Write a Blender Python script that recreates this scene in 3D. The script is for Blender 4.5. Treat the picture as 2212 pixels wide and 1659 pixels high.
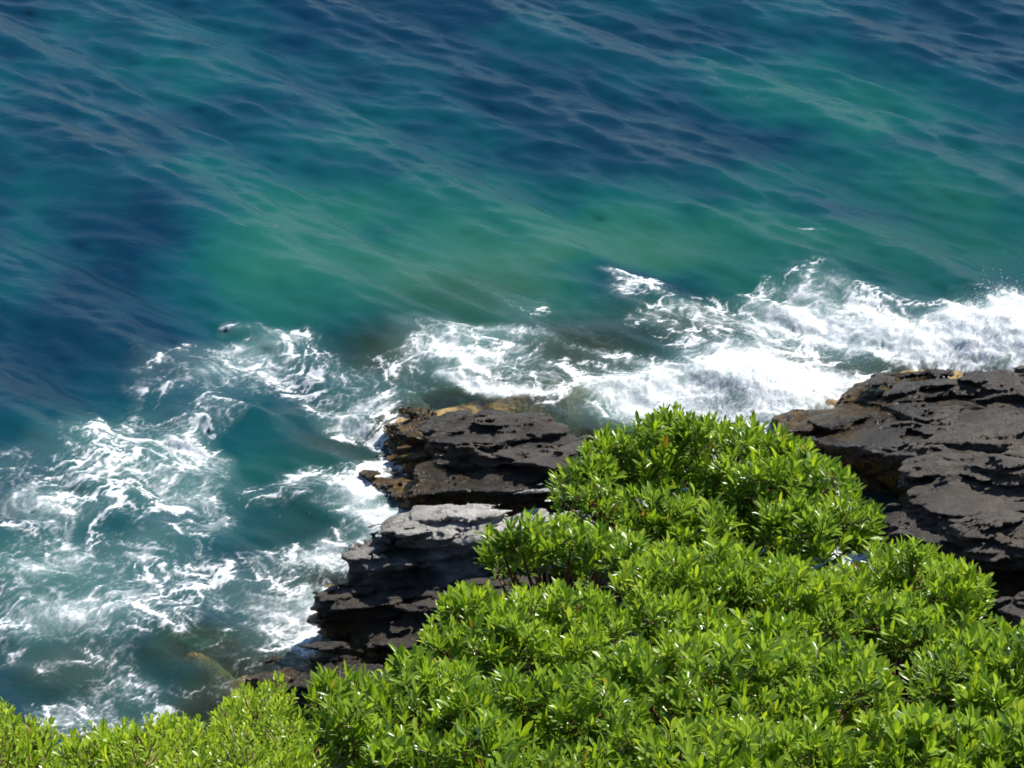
import bpy, math
import numpy as np
from mathutils import Vector

for o in list(bpy.data.objects):
    bpy.data.objects.remove(o)
C = bpy.context.scene.collection
SC = bpy.context.scene
R = math.radians

# ------------------------------------------------------------------ camera
CAM_H, PITCH, HFOV = 16.0, 32.0, 20.0
cam_d = bpy.data.cameras.new("camera")
cam = bpy.data.objects.new("camera", cam_d)
C.objects.link(cam)
cam.location = (0, 0, CAM_H)
cam.rotation_euler = (R(90 - PITCH), 0, 0)
cam_d.sensor_width = 36
cam_d.lens = 36 / (2 * math.tan(R(HFOV / 2)))
cam_d.clip_start, cam_d.clip_end = 0.2, 12000
SC.camera = cam

# ------------------------------------------------------------------ sky and sun
SUN_EL, SUN_AZ = 45.0, 41.0          # azimuth: degrees to the right of straight ahead
w = bpy.data.worlds.new("World")
SC.world = w
w.use_nodes = True
nt = w.node_tree
sky = nt.nodes.new("ShaderNodeTexSky")
sky.sky_type = 'NISHITA'
sky.sun_disc = False
sky.sun_elevation, sky.sun_rotation = R(SUN_EL), R(SUN_AZ)
bg = nt.nodes["Background"]
sky.dust_density, sky.ozone_density = 0.0, 2.4
nt.links.new(sky.outputs[0], bg.inputs[0])
bg.inputs[1].default_value = 0.09
sl = bpy.data.lights.new("sun", 'SUN')
sl.energy, sl.angle, sl.color = 5.0, R(0.53), (1.0, 0.955, 0.88)
so = bpy.data.objects.new("sun", sl)
C.objects.link(so)
SUN = Vector((math.sin(R(SUN_AZ)) * math.cos(R(SUN_EL)), math.cos(R(SUN_AZ)) * math.cos(R(SUN_EL)), math.sin(R(SUN_EL))))
so.rotation_euler = SUN.to_track_quat('Z', 'Y').to_euler()
so.location = (20, 30, 40)

SC.view_settings.view_transform = 'Standard'
SC.view_settings.look = 'None'
SC.view_settings.exposure = 0.66
SC.view_settings.gamma = 1.0
SC.render.engine = 'CYCLES'
SC.render.filter_size = 1.9
SC.cycles.filter_width = 1.75
SC.cycles.use_denoising = True
SC.cycles.max_bounces = 8
SC.cycles.transparent_max_bounces = 12
SC.cycles.caustics_reflective = False
SC.cycles.caustics_refractive = False
SC.cycles.sample_clamp_indirect = 4.0

# ------------------------------------------------------------------ helpers
_th = math.tan(R(HFOV / 2))
_cp, _sp = math.cos(R(PITCH)), math.sin(R(PITCH))


def ray(px, py):
    """direction of a picture point (2212 x 1659 measure) from the viewpoint"""
    u = (px / 2212 - .5) * 2 * _th
    v = (.5 - py / 1659) * 2 * .75 * _th
    return np.array([u, _cp + v * _sp, -_sp + v * _cp])


def at_z(px, py, z=0.0):
    d = ray(px, py)
    return np.array([0, 0, CAM_H]) + d * ((z - CAM_H) / d[2])


def at_d(px, py, dist):
    d = ray(px, py)
    return np.array([0, 0, CAM_H]) + d / np.linalg.norm(d) * dist


rs = np.random.RandomState(11)
PERM = rs.permutation(256)
PERM = np.concatenate([PERM, PERM, PERM])
_a = rs.rand(256) * 2 * np.pi
G2 = np.stack([np.cos(_a), np.sin(_a)], 1)
_g = rs.randn(256, 3)
G3 = _g / np.linalg.norm(_g, axis=1)[:, None]


def perlin2(x, y):
    xi, yi = np.floor(x).astype(int), np.floor(y).astype(int)
    xf, yf = x - xi, y - yi
    xi &= 255
    yi &= 255
    u, v = xf * xf * xf * (xf * (xf * 6 - 15) + 10), yf * yf * yf * (yf * (yf * 6 - 15) + 10)

    def g(a, b):
        gr = G2[PERM[PERM[(xi + a) & 255] + ((yi + b) & 255)]]
        return gr[..., 0] * (xf - a) + gr[..., 1] * (yf - b)
    return 1.4 * ((g(0, 0) * (1 - u) + g(1, 0) * u) * (1 - v) + (g(0, 1) * (1 - u) + g(1, 1) * u) * v)


def fbm2(x, y, oct=4, gain=.5, lac=2.03):
    s, a = 0, 1.0
    for k in range(oct):
        s = s + a * perlin2(x + 17.3 * k, y - 9.1 * k)
        x, y, a = x * lac, y * lac, a * gain
    return s


def perlin3(x, y, z):
    xi, yi, zi = (np.floor(q).astype(int) for q in (x, y, z))
    xf, yf, zf = x - xi, y - yi, z - zi
    f = lambda t: t * t * t * (t * (t * 6 - 15) + 10)
    u, v, ww = f(xf), f(yf), f(zf)
    out = 0
    for a in (0, 1):
        for b in (0, 1):
            for c in (0, 1):
                gr = G3[PERM[PERM[PERM[(xi + a) & 255] + ((yi + b) & 255)] + ((zi + c) & 255)]]
                d = gr[..., 0] * (xf - a) + gr[..., 1] * (yf - b) + gr[..., 2] * (zf - c)
                out = out + d * (u if a else 1 - u) * (v if b else 1 - v) * (ww if c else 1 - ww)
    return 1.5 * out


def fbm3(x, y, z, oct=4, gain=.5, lac=2.03):
    s, a = 0, 1.0
    for k in range(oct):
        s = s + a * perlin3(x + 7.3 * k, y - 3.1 * k, z + 1.7 * k)
        x, y, z, a = x * lac, y * lac, z * lac, a * gain
    return s


def smooth(a, b, x):
    t = np.clip((x - a) / (b - a), 0, 1)
    return t * t * (3 - 2 * t)


def poly_sdf(P, x, y):
    """signed distance to polygon, negative inside"""
    P = np.asarray(P, float)
    d = np.full(x.shape, 1e18)
    s = np.ones(x.shape)
    n = len(P)
    for i in range(n):
        a, b = P[i], P[i - 1]
        ex, ey = b - a
        wx, wy = x - a[0], y - a[1]
        t = np.clip((wx * ex + wy * ey) / (ex * ex + ey * ey + 1e-12), 0, 1)
        d = np.minimum(d, (wx - ex * t) ** 2 + (wy - ey * t) ** 2)
        c1, c2, c3 = y >= a[1], y < b[1], ex * wy > ey * wx
        s = np.where((c1 & c2 & c3) | (~c1 & ~c2 & ~c3), -s, s)
    return s * np.sqrt(d)


def line_dist(P, x, y):
    P = np.asarray(P, float)
    d = np.full(x.shape, 1e18)
    for i in range(1, len(P)):
        a, b = P[i - 1], P[i]
        ex, ey = b - a
        wx, wy = x - a[0], y - a[1]
        t = np.clip((wx * ex + wy * ey) / (ex * ex + ey * ey + 1e-12), 0, 1)
        d = np.minimum(d, (wx - ex * t) ** 2 + (wy - ey * t) ** 2)
    return np.sqrt(d)


def mesh_from(name, V, loops, sizes, smooth_faces=True):
    me = bpy.data.meshes.new(name)
    V = np.ascontiguousarray(V, np.float32)
    loops = np.ascontiguousarray(loops, np.int32).ravel()
    sizes = np.ascontiguousarray(sizes, np.int32)
    me.vertices.add(len(V))
    me.vertices.foreach_set("co", V.ravel())
    me.loops.add(len(loops))
    me.loops.foreach_set("vertex_index", loops)
    me.polygons.add(len(sizes))
    st = np.zeros(len(sizes), np.int32)
    st[1:] = np.cumsum(sizes)[:-1]
    me.polygons.foreach_set("loop_start", st)
    me.update(calc_edges=True)
    me.polygons.foreach_set("use_smooth", np.full(len(sizes), smooth_faces))
    return me


def attr(me, name, vals, kind='FLOAT'):
    a = me.attributes.new(name, kind, 'POINT')
    if kind == 'FLOAT':
        a.data.foreach_set("value", np.ascontiguousarray(vals, np.float32).ravel())
    else:
        col = np.ones((len(vals), 4), np.float32)
        col[:, :3] = vals
        a.data.foreach_set("color", col.ravel())


def link(name, me, mat=None, parent=None):
    o = bpy.data.objects.new(name, me)
    C.objects.link(o)
    if mat:
        me.materials.append(mat)
    if parent:
        o.parent = parent
    return o


def tag(o, label=None, cat=None, group=None, kind=None):
    if label:
        o["label"] = label
    if cat:
        o["category"] = cat
    if group:
        o["group"] = group
    if kind:
        o["kind"] = kind
    return o


def grid_mesh(name, xs, ys, Z, X=None, Y=None):
    nx, ny = len(xs), len(ys)
    if X is None:
        X, Y = np.meshgrid(xs, ys)
    V = np.stack([X.ravel(), Y.ravel(), Z.ravel()], 1)
    i = np.arange(nx * ny).reshape(ny, nx)
    q = np.stack([i[:-1, :-1], i[:-1, 1:], i[1:, 1:], i[1:, :-1]], -1).reshape(-1, 4)
    return mesh_from(name, V, q, np.full(len(q), 4))


def axis(lo, hi, step, far_lo, far_hi, grow=1.16):
    mid = list(np.arange(lo, hi + step / 2, step))
    up, s, v = [], step, mid[-1]
    while v < far_hi:
        s *= grow
        v += s
        up.append(v)
    dn, s, v = [], step, mid[0]
    while v > far_lo:
        s *= grow
        v -= s
        dn.append(v)
    return np.array(dn[::-1] + mid + up)


# ------------------------------------------------------------------ node helpers
class N:
    def __init__(self, name):
        self.m = bpy.data.materials.new(name)
        self.m.use_nodes = True
        self.t = self.m.node_tree
        self.t.nodes.clear()
        self.out = self.t.nodes.new("ShaderNodeOutputMaterial")

    def n(self, typ, **kw):
        nd = self.t.nodes.new("ShaderNode" + typ)
        for k, v in kw.items():
            setattr(nd, k, v)
        return nd

    def set(self, sock, v):
        if hasattr(v, "is_linked") or hasattr(v, "links"):
            self.t.links.new(v, sock)
        else:
            sock.default_value = v

    def math(self, op, a, b=None, c=None, clamp=False):
        nd = self.n("Math", operation=op, use_clamp=clamp)
        for i, v in enumerate((a, b, c)):
            if v is not None:
                self.set(nd.inputs[i], v)
        return nd.outputs[0]

    def ramp(self, fac, stops, interp='LINEAR'):
        nd = self.n("ValToRGB")
        cr = nd.color_ramp
        cr.interpolation = interp
        while len(cr.elements) < len(stops):
            cr.elements.new(0.5)
        for e, (p, c) in zip(cr.elements, stops):
            e.position = p
            e.color = (*c, 1) if len(c) == 3 else c
        self.set(nd.inputs[0], fac)
        return nd.outputs[0]

    def mix(self, fac, a, b, mode='MIX'):
        nd = self.n("Mix", data_type='RGBA', blend_type=mode)
        self.set(nd.inputs[0], fac)
        self.set(nd.inputs[6], a if not isinstance(a, tuple) else (*a, 1))
        self.set(nd.inputs[7], b if not isinstance(b, tuple) else (*b, 1))
        return nd.outputs[2]

    def shmix(self, fac, a, b):
        nd = self.n("MixShader")
        self.set(nd.inputs[0], fac)
        self.t.links.new(a, nd.inputs[1])
        self.t.links.new(b, nd.inputs[2])
        return nd.outputs[0]

    def noise(self, vec, scale, detail=4, rough=.55, dist=0.0):
        nd = self.n("TexNoise")
        self.t.links.new(vec, nd.inputs["Vector"])
        nd.inputs["Scale"].default_value = scale
        nd.inputs["Detail"].default_value = detail
        nd.inputs["Roughness"].default_value = rough
        nd.inputs["Distortion"].default_value = dist
        return nd.outputs[0]

    def attr(self, name):
        return self.n("Attribute", attribute_name=name)

    def pos(self):
        return self.n("NewGeometry").outputs["Position"]

    def mapping(self, vec, scale=(1, 1, 1), rot=(0, 0, 0)):
        nd = self.n("Mapping")
        self.t.links.new(vec, nd.inputs[0])
        nd.inputs["Scale"].default_value = scale
        nd.inputs["Rotation"].default_value = rot
        return nd.outputs[0]

    def bump(self, h, strength, dist):
        nd = self.n("Bump")
        self.t.links.new(h, nd.inputs["Height"])
        nd.inputs["Strength"].default_value = strength
        nd.inputs["Distance"].default_value = dist
        return nd.outputs[0]

    def finish(self, sh):
        self.t.links.new(sh, self.out.inputs[0])
        return self.m


# ================================================================== SETTING
# underwater shelves and boulders: picture point, half width m (x, y), crest height
SHELVES = [(860, 925, .28, .25, .06), (1290, 950, .5, .35, -.06),
           (1870, 850, .75, .6, .09), (1990, 800, .95, .36, -.01), (1800, 880, .5, .3, .08), (2080, 825, .6, .4, .01),
           (830, 1050, .35, .25, .04), (900, 1000, .55, .45, .02), (640, 1475, .6, .30, .03), (430, 1400, .55, .35, -.10),
           (480, 1520, .5, .4, -.16), (720, 960, .38, .33, -.75), (1000, 660, 1.0, .9, -1.3),
           (1250, 770, .9, .8, -.32), (850, 760, .7, .6, -.5), (720, 1260, .3, .2, -.04), (1700, 800, .8, .5, -.35),
           (1480, 700, .8, .6, -.6), (150, 1440, .6, .5, -.7), (700, 1385, .35, .3, -.25), (1570, 915, .35, .3, .0), (1110, 858, 1.40, .55, -.01), (960, 895, .6, .36, .02), (870, 925, .3, .3, .05), (560, 1455, .5, .28, -.06)]
SHELF_W = [(*at_z(a, b, 0)[:2], rx, ry, h) for a, b, rx, ry, h in SHELVES]


def shore_y(x):
    return 20.6 + .55 * x + .5 * np.sin(x * .5)


def seabed_h(x, y):
    d = y - (20.4 + .38 * x + .35 * np.sin(x * .9))
    base = -.35 - .22 * np.clip(d, 0, 60) - .05 * np.clip(d, 0, 8)
    base = np.maximum(base, -6.5) - .9 * smooth(-2.0, -3.2, x)
    base = base + .30 * fbm2(x * .55, y * .55, 4) + .10 * fbm2(x * 2.2, y * 2.2, 3)
    for cx, cy, rx, ry, h in SHELF_W:
        q = ((x - cx) / rx) ** 2 + ((y - cy) / ry) ** 2
        m = np.exp(-q ** 1.3)
        base = base * (1 - m) + (h + .07 * fbm2(x * 3 + cx, y * 3, 3)) * m
    return np.minimum(base, .06 + .10 * fbm2(x * 4, y * 4, 4))


def make_seabed_mat():
    n = N("seabed_rock")
    p = n.pos()
    z = n.n("SeparateXYZ")
    n.t.links.new(p, z.inputs[0])
    a = n.noise(p, 1.6, 6, .6)
    b = n.noise(p, 9, 5, .65)
    deep = n.ramp(a, [(.35, (.13, .13, .065)), (.5, (.32, .30, .13)), (.68, (.48, .45, .25))])
    alg = n.ramp(b, [(.33, (.08, .055, .02)), (.46, (.24, .15, .035)), (.58, (.42, .26, .05)), (.71, (.26, .22, .07))])
    f = n.n("MapRange")
    n.set(f.inputs[0], n.math('ADD', z.outputs[2], n.math('MULTIPLY', a, .25)))
    f.inputs[1].default_value, f.inputs[2].default_value = -.55, -.02
    col = n.mix(f.outputs[0], deep, alg)
    bs = n.n("BsdfPrincipled")
    n.set(bs.inputs["Base Color"], col)
    bs.inputs["Roughness"].default_value = .55
    n.set(bs.inputs["Normal"], n.bump(n.noise(p, 22, 5, .7), .7, .05))
    return n.finish(bs.outputs[0])


sx = axis(-9, 9, .06, -400, 400, 1.2)
sy = axis(17, 38, .06, -5, 500, 1.2)
X, Y = np.meshgrid(sx, sy)
tag(link("seabed", grid_mesh("seabed", sx, sy, seabed_h(X, Y)), make_seabed_mat()), kind="structure")


EDGE = np.array([at_d(a, b, np.interp(b, [880, 1000, 1200, 1450, 1659, 1800], [17.9, 17.2, 15.6, 13.4, 12.0, 11.3]))[:2]
                 for a, b in [(0, 1560), (300, 1575), (440, 1560), (620, 1500), (700, 1480), (900, 1400), (960, 1290), (1050, 1180), (1200, 1080), (1300, 1010), (1450, 960),
                              (1650, 970), (1780, 1040), (1840, 1160), (1900, 1230), (2040, 1230), (2140, 1320), (2212, 1380)]])


def ground_h(x, y):
    """a planted bank that breaks off in a steep edge above the rocks"""
    ye = np.interp(x, EDGE[:, 0], EDGE[:, 1]) - .38
    z = np.interp(y, [-400, 0, 1.5, 3, 6, 9.3, 10.6, 12.7, 14.2, 16], [15.5, 14.2, 13.3, 11.9, 9.5, 7.55, 6.95, 6.15, 5.75, 5.4])
    z = z + .12 * fbm2(x * .8, y * .8, 4) * smooth(0, 6, y)
    e = np.clip(y - ye, 0, 50)
    z = z - 1.55 * np.maximum(e - .12, 0) - .3 * smooth(0, .3, e)
    return np.maximum(z, -2.5)


def make_soil():
    n = N("bare_soil")
    p = n.pos()
    col = n.ramp(n.noise(p, 3, 8, .65), [(.3, (.006, .006, .004)), (.55, (.018, .016, .010)), (.75, (.05, .042, .026))])
    bs = n.n("BsdfPrincipled")
    n.set(bs.inputs["Base Color"], col)
    bs.inputs["Roughness"].default_value = .95
    n.set(bs.inputs["Normal"], n.bump(n.noise(p, 14, 6, .7), .8, .06))
    return n.finish(bs.outputs[0])


gx = axis(-5, 5, .14, -300, 300, 1.25)
gy = axis(7, 21, .14, -300, 22, 1.25)
X, Y = np.meshgrid(gx, gy)
tag(link("hillside", grid_mesh("hillside", gx, gy, ground_h(X, Y)), make_soil()), kind="structure")


# ------------------------------------------------------------------ rocks (outlines of top faces: picture points + height)
# each slab: outline [(px, py, z)...], undercut (>0 leans out over the water), bottom z
ROCKS = {
    'slab': dict(label="dark wet layered slab between the foaming shelf and the pale grey rock", cat="rock", pale=0,
                 slabs=[([(925, 945, .34), (940, 915, .34), (1050, 897, .40), (1130, 905, .46), (1205, 928, .50), (1265, 955, .52), (1290, 985, .55),
                          (1295, 1005, .60), (1200, 1005, .60), (1090, 985, .50), (1000, 975, .40), (935, 965, .34)], .10),
                        ([(885, 1085, .12), (915, 1050, .24), (905, 1010, .24), (960, 988, .30), (1080, 1000, .42), (1210, 1012, .48), (1400, 1020, .5),
                          (1400, 1060, .5), (1200, 1060, .45), (1080, 1050, .40), (980, 1062, .25)], -.25)]),
    'shelf': dict(label="low brown algae covered ledge washed by foam left of the dark slab", cat="rock", pale=0,
                  slabs=[([(838, 925, .05), (850, 903, .08), (920, 900, .12), (950, 920, .14), (930, 950, .14), (870, 945, .06)], -.4),
                         ([(860, 985, .05), (930, 968, .12), (1010, 975, .18), (1010, 1000, .2), (930, 1005, .12)], -.4),
                         ([(785, 1022, .06), (830, 1020, .12), (920, 1032, .2), (930, 1070, .2), (895, 1090, .1), (840, 1062, .05)], -.5)]),
    'pale': dict(label="pale grey sunlit rock with an overhanging pointed tip above the foam", cat="rock", pale=1,
                 slabs=[([(835, 1148, .88), (868, 1114, .92), (905, 1096, .95), (1060, 1096, 1.0), (1240, 1112, 1.05), (1450, 1135, 1.1),
                          (1450, 1200, 1.1), (1230, 1168, 1.05), (1080, 1155, 1.0), (950, 1172, .92), (850, 1180, .85)], .25),
                        ([(770, 1222, .68), (815, 1178, .76), (880, 1140, .80), (1100, 1150, .9), (1450, 1180, .95), (1450, 1235, .95),
                          (1150, 1190, .9), (1030, 1172, .86), (960, 1195, .82), (880, 1215, .76), (800, 1236, .68)], .28),
                        ([(775, 1285, .50), (800, 1205, .60), (870, 1160, .70), (1200, 1205, .62), (1450, 1230, .65), (1450, 1320, .6), (900, 1320, .5)], -.05)]),
    'dark': dict(label="dark shaded block with a brown lit ledge in front of the pale rock", cat="rock", pale=0,
                 slabs=[([(688, 1285, .52), (712, 1262, .54), (800, 1263, .58), (930, 1262, .62), (1120, 1270, .65), (1120, 1330, .65),
                          (930, 1308, .60), (790, 1305, .56), (705, 1300, .52)], .10),
                        ([(765, 1362, .32), (850, 1322, .42), (930, 1312, .5), (1120, 1330, .5), (1120, 1460, .5), (930, 1446, .42), (880, 1425, .4),
                          (860, 1395, .38)], .02),
                        ([(735, 1392, .22), (780, 1345, .28), (870, 1345, .3), (870, 1400, .3), (790, 1412, .24)], -.1)]),
    'low': dict(label="low rounded wet brown rock at the foot of the small leaved bush", cat="rock", pale=0,
                slabs=[([(530, 1480, .14), (590, 1446, .24), (650, 1422, .32), (740, 1420, .40), (820, 1440, .44), (900, 1490, .44), (720, 1496, .40), (620, 1488, .28)], .02)]),
    'big': dict(label="large dark rugged rock running out of the right edge", cat="rock", pale=0,
                slabs=[([(1685, 905, .14), (1715, 890, .15), (1800, 884, .18), (1835, 850, .15), (1890, 818, .18), (2000, 806, .26), (2110, 832, .34),
                         (2160, 812, .52), (2240, 805, .6), (2420, 825, .7), (2420, 1050, .8), (2212, 1035, .75), (1970, 968, .56), (1860, 950, .46), (1770, 945, .36), (1700, 928, .2)], -.03),
                       ([(1955, 1010, .50), (2010, 985, .56), (2100, 1005, .62), (2212, 1035, .72), (2420, 1050, .8), (2420, 1195, .85), (2212, 1178, .75),
                         (2120, 1170, .66), (2050, 1135, .60), (1965, 1080, .52)], .05),
                       ([(1895, 1110, .42), (1960, 1080, .46), (2060, 1115, .45), (2130, 1150, .5), (2230, 1200, .5), (2420, 1210, .5), (2420, 1290, .45), (2140, 1240, .35), (1990, 1180, .3)], -.02)]),
    'corner': dict(label="small brown grey boulder at the right edge just above the bush", cat="rock", pale=0,
                   slabs=[([(2125, 1308, .55), (2150, 1288, .6), (2212, 1280, .65), (2420, 1290, .7), (2420, 1370, .7), (2235, 1345, .62), (2160, 1322, .55)], .05)]),
    'tiny': dict(label="tiny dark rock tip in the white surf above the round bush", cat="rock", pale=0,
                 slabs=[([(1550, 908, .10), (1565, 896, .14), (1595, 900, .14), (1610, 915, .10), (1575, 922, .08)], -.5)]),
}


def surface_nets(S, org, h):
    nx, ny, nz = S.shape
    ins = S < 0
    c = [(a, b, d) for a in (0, 1) for b in (0, 1) for d in (0, 1)]
    sl = lambda A, a, b, d: A[a:nx - 1 + a, b:ny - 1 + b, d:nz - 1 + d]
    cnt = sum(sl(ins, *q).astype(np.int8) for q in c)
    act = (cnt > 0) & (cnt < 8)
    idx = np.full(act.shape, -1, np.int64)
    ii = np.argwhere(act)
    idx[act] = np.arange(len(ii))
    vals = {q: S[ii[:, 0] + q[0], ii[:, 1] + q[1], ii[:, 2] + q[2]] for q in c}
    acc, num = np.zeros((len(ii), 3)), np.zeros(len(ii))
    for q in c:
        for ax in range(3):
            if q[ax] == 0:
                r = list(q)
                r[ax] = 1
                r = tuple(r)
                a, b = vals[q], vals[r]
                m = (a < 0) != (b < 0)
                t = np.where(m, a / np.where(m, a - b, 1), 0)
                p = np.array(q, float)[None] + np.zeros((len(ii), 3))
                p[:, ax] += t
                acc += p * m[:, None]
                num += m
    V = org + (ii + acc / num[:, None]) * h
    F = []
    for ax in range(3):
        o1, o2 = (ax + 1) % 3, (ax + 2) % 3
        lo = [slice(1, -1)] * 3
        hi = [slice(1, -1)] * 3
        lo[ax], hi[ax] = slice(0, -1), slice(1, None)
        A, B = ins[tuple(lo)], ins[tuple(hi)]
        e = np.argwhere(A != B)
        flip = A[A != B]
        base = e.copy()
        base[:, o1] += 1
        base[:, o2] += 1
        qd = []
        for da, db in ((0, 0), (-1, 0), (-1, -1), (0, -1)):
            k = base.copy()
            k[:, o1] += da
            k[:, o2] += db
            qd.append(idx[k[:, 0], k[:, 1], k[:, 2]])
        qd = np.stack(qd, 1)
        qd[~flip] = qd[~flip][:, ::-1]
        F.append(qd)
    F = np.concatenate(F)
    return V, F[(F >= 0).all(1)]


STR_N = np.array([-.16, .30, 1.0])
STR_N /= np.linalg.norm(STR_N)


def cells(x, y, z, seed):
    """split stone: every cell of a jittered lattice gets a facet of its own"""
    xi, yi, zi = (np.floor(q).astype(int) for q in (x, y, z))
    best = np.full(x.shape, 1e9)
    sec = np.full(x.shape, 1e9)
    val = np.zeros(x.shape)
    for a in (-1, 0, 1):
        for b in (-1, 0, 1):
            for c in (-1, 0, 1):
                h = PERM[PERM[PERM[(xi + a + seed) & 255] + ((yi + b) & 255)] + ((zi + c) & 255)]
                g = G3[h]
                dx, dy, dz = x - (xi + a + .5 + .42 * g[..., 0]), y - (yi + b + .5 + .42 * g[..., 1]), z - (zi + c + .5 + .42 * g[..., 2])
                d = dx * dx + dy * dy + dz * dz
                g2 = G3[(h * 7 + 13) & 255]
                v = g2[..., 0] * dx + g2[..., 1] * dy + g2[..., 2] * dz + .5 * g2[..., 0]
                nb = d < best
                sec = np.where(nb, best, np.minimum(sec, d))
                val = np.where(nb, v, val)
                best = np.where(nb, d, best)
    return val, np.sqrt(sec) - np.sqrt(best)


def rock_sdf(slabs, x, y, z, seed):
    out = np.full(x.shape, 9.0)
    for pts, u in slabs:
        W = np.array([at_z(*p) for p in pts])
        A = np.c_[W[:, 0], W[:, 1], np.ones(len(W))]
        k, *_ = np.linalg.lstsq(A, W[:, 2], rcond=None)
        top = np.clip(k[0] * x + k[1] * y + k[2], W[:, 2].min() - .1, W[:, 2].max() + .1)
        dp2 = poly_sdf(W[:, :2], x[:, :, 0], y[:, :, 0])[:, :, None]
        dp = dp2 + u * np.clip(top - z, 0, 1.2)
        out = np.minimum(out, np.maximum(dp, z - top))
    m = np.abs(out) < .30
    px, py, pz, d = x[m], y[m], z[m], out[m]
    s = px * STR_N[0] + py * STR_N[1] + pz * STR_N[2]
    ss = s + .07 * fbm3(px * 1.0 + seed, py * 1.0, pz, 2)
    # beds: hard ones stand out, soft ones are eaten back
    bed_ = perlin2(ss * 7.0, px * .35 + seed) * .060 + np.round(perlin2(ss * 17.0, px * .6 + seed) * 2.2) * .020
    d = d + bed_ + .075 * fbm3(px * 1.3 + seed, py * 1.3, ss * 2.4, 3)
    q = int(seed * 10)
    v1, e1 = cells(px * 1.5 + .3 * ss * 8, py * 2.2, ss * 6.5, q)
    v2, e2 = cells(px * 4.5, py * 6.0 + ss * 3, ss * 19, q + 5)
    d = d - .035 + .070 * v1 + .020 * v2 +   .030 * smooth(.14, 0, e1) + .010 * smooth(.2, 0, e2)
    d = d + .020 * fbm3(px * 7 + seed, py * 7, ss * 26, 3)
    out[m] = np.minimum(d, out[m] + .15)
    return out


def make_rock_mat(pale):
    n = N("pale_schist" if pale else "dark_schist")
    p = n.pos()
    sep = n.n("SeparateXYZ")
    n.t.links.new(p, sep.inputs[0])
    st = n.mapping(p, (1.6, 1.6, 9), (R(16), R(9), 0))
    a = n.noise(st, 1.7, 8, .66, .4)
    b = n.noise(p, 2.1, 5, .6)
    f = n.noise(p, 52, 6, .72)
    col = n.ramp(a, [(.30, (.011, .0092, .0072)), (.45, (.036, .029, .022)), (.58, (.088, .071, .054)), (.74, (.20, .165, .128))])
    col = n.mix(n.math('MULTIPLY', n.ramp(b, [(.45, (0, 0, 0)), (.65, (1, 1, 1))]), .55), col, n.mix(.5, col, (.14, .112, .084)))
    col = n.mix(.55, col, n.ramp(f, [(.25, (.35, .35, .35)), (.5, (1, 1, 1)), (.75, (1.5, 1.5, 1.5))]), 'MULTIPLY')
    if pale:     # dry weathered crust on the faces that look up
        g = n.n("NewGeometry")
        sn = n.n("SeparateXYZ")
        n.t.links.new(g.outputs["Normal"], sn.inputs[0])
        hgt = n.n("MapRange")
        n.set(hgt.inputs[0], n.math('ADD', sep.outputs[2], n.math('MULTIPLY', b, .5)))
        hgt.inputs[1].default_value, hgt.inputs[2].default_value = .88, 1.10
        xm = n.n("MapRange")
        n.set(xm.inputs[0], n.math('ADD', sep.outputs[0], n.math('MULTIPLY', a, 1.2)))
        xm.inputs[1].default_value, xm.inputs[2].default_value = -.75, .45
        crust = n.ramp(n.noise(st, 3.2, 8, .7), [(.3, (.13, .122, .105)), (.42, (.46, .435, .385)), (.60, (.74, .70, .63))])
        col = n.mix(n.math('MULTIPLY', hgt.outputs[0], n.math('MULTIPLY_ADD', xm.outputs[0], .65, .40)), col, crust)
    if not pale:     # splashed and still wet low down, dry and browner higher up
        wet = n.n("MapRange")
        n.set(wet.inputs[0], n.math('SUBTRACT', sep.outputs[2], n.math('MULTIPLY', n.math('SUBTRACT', b, .5), .7)))
        wet.inputs[1].default_value, wet.inputs[2].default_value = .30, .62
        col = n.mix(n.math('MULTIPLY', n.math('SUBTRACT', 1.0, wet.outputs[0]), .85), n.mix(.35, col, (.15, .115, .082)), n.mix(1.0, col, (.40, .38, .36), 'MULTIPLY'))
    # weed on the washed foot
    zz = n.n("MapRange")
    n.set(zz.inputs[0], n.math('SUBTRACT', sep.outputs[2], n.math('MULTIPLY', n.noise(st, 2.6, 6, .7), .55)))
    zz.inputs[1].default_value, zz.inputs[2].default_value = .09, -.12
    alg = n.ramp(n.noise(p, 11, 6, .7), [(.34, (.014, .011, .005)), (.47, (.07, .042, .010)), (.58, (.20, .11, .018)), (.72, (.11, .09, .026))])
    col = n.mix(zz.outputs[0], col, alg)
    bs = n.n("BsdfPrincipled")
    n.set(bs.inputs["Base Color"], col)
    n.set(bs.inputs["Roughness"], n.math('MULTIPLY_ADD', n.noise(p, 17, 4), .55, .35) if pale else n.math('MULTIPLY_ADD', n.noise(p, 17, 4), .5, n.math('MULTIPLY_ADD', wet.outputs[0], .35, .02)))
    h = n.math('ADD', n.math('MULTIPLY', n.noise(st, 7, 8, .7), 1.0), n.math('MULTIPLY', f, .85))
    n.set(bs.inputs["Normal"], n.bump(h, 1.0, .065))
    return n.finish(bs.outputs[0])


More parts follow.
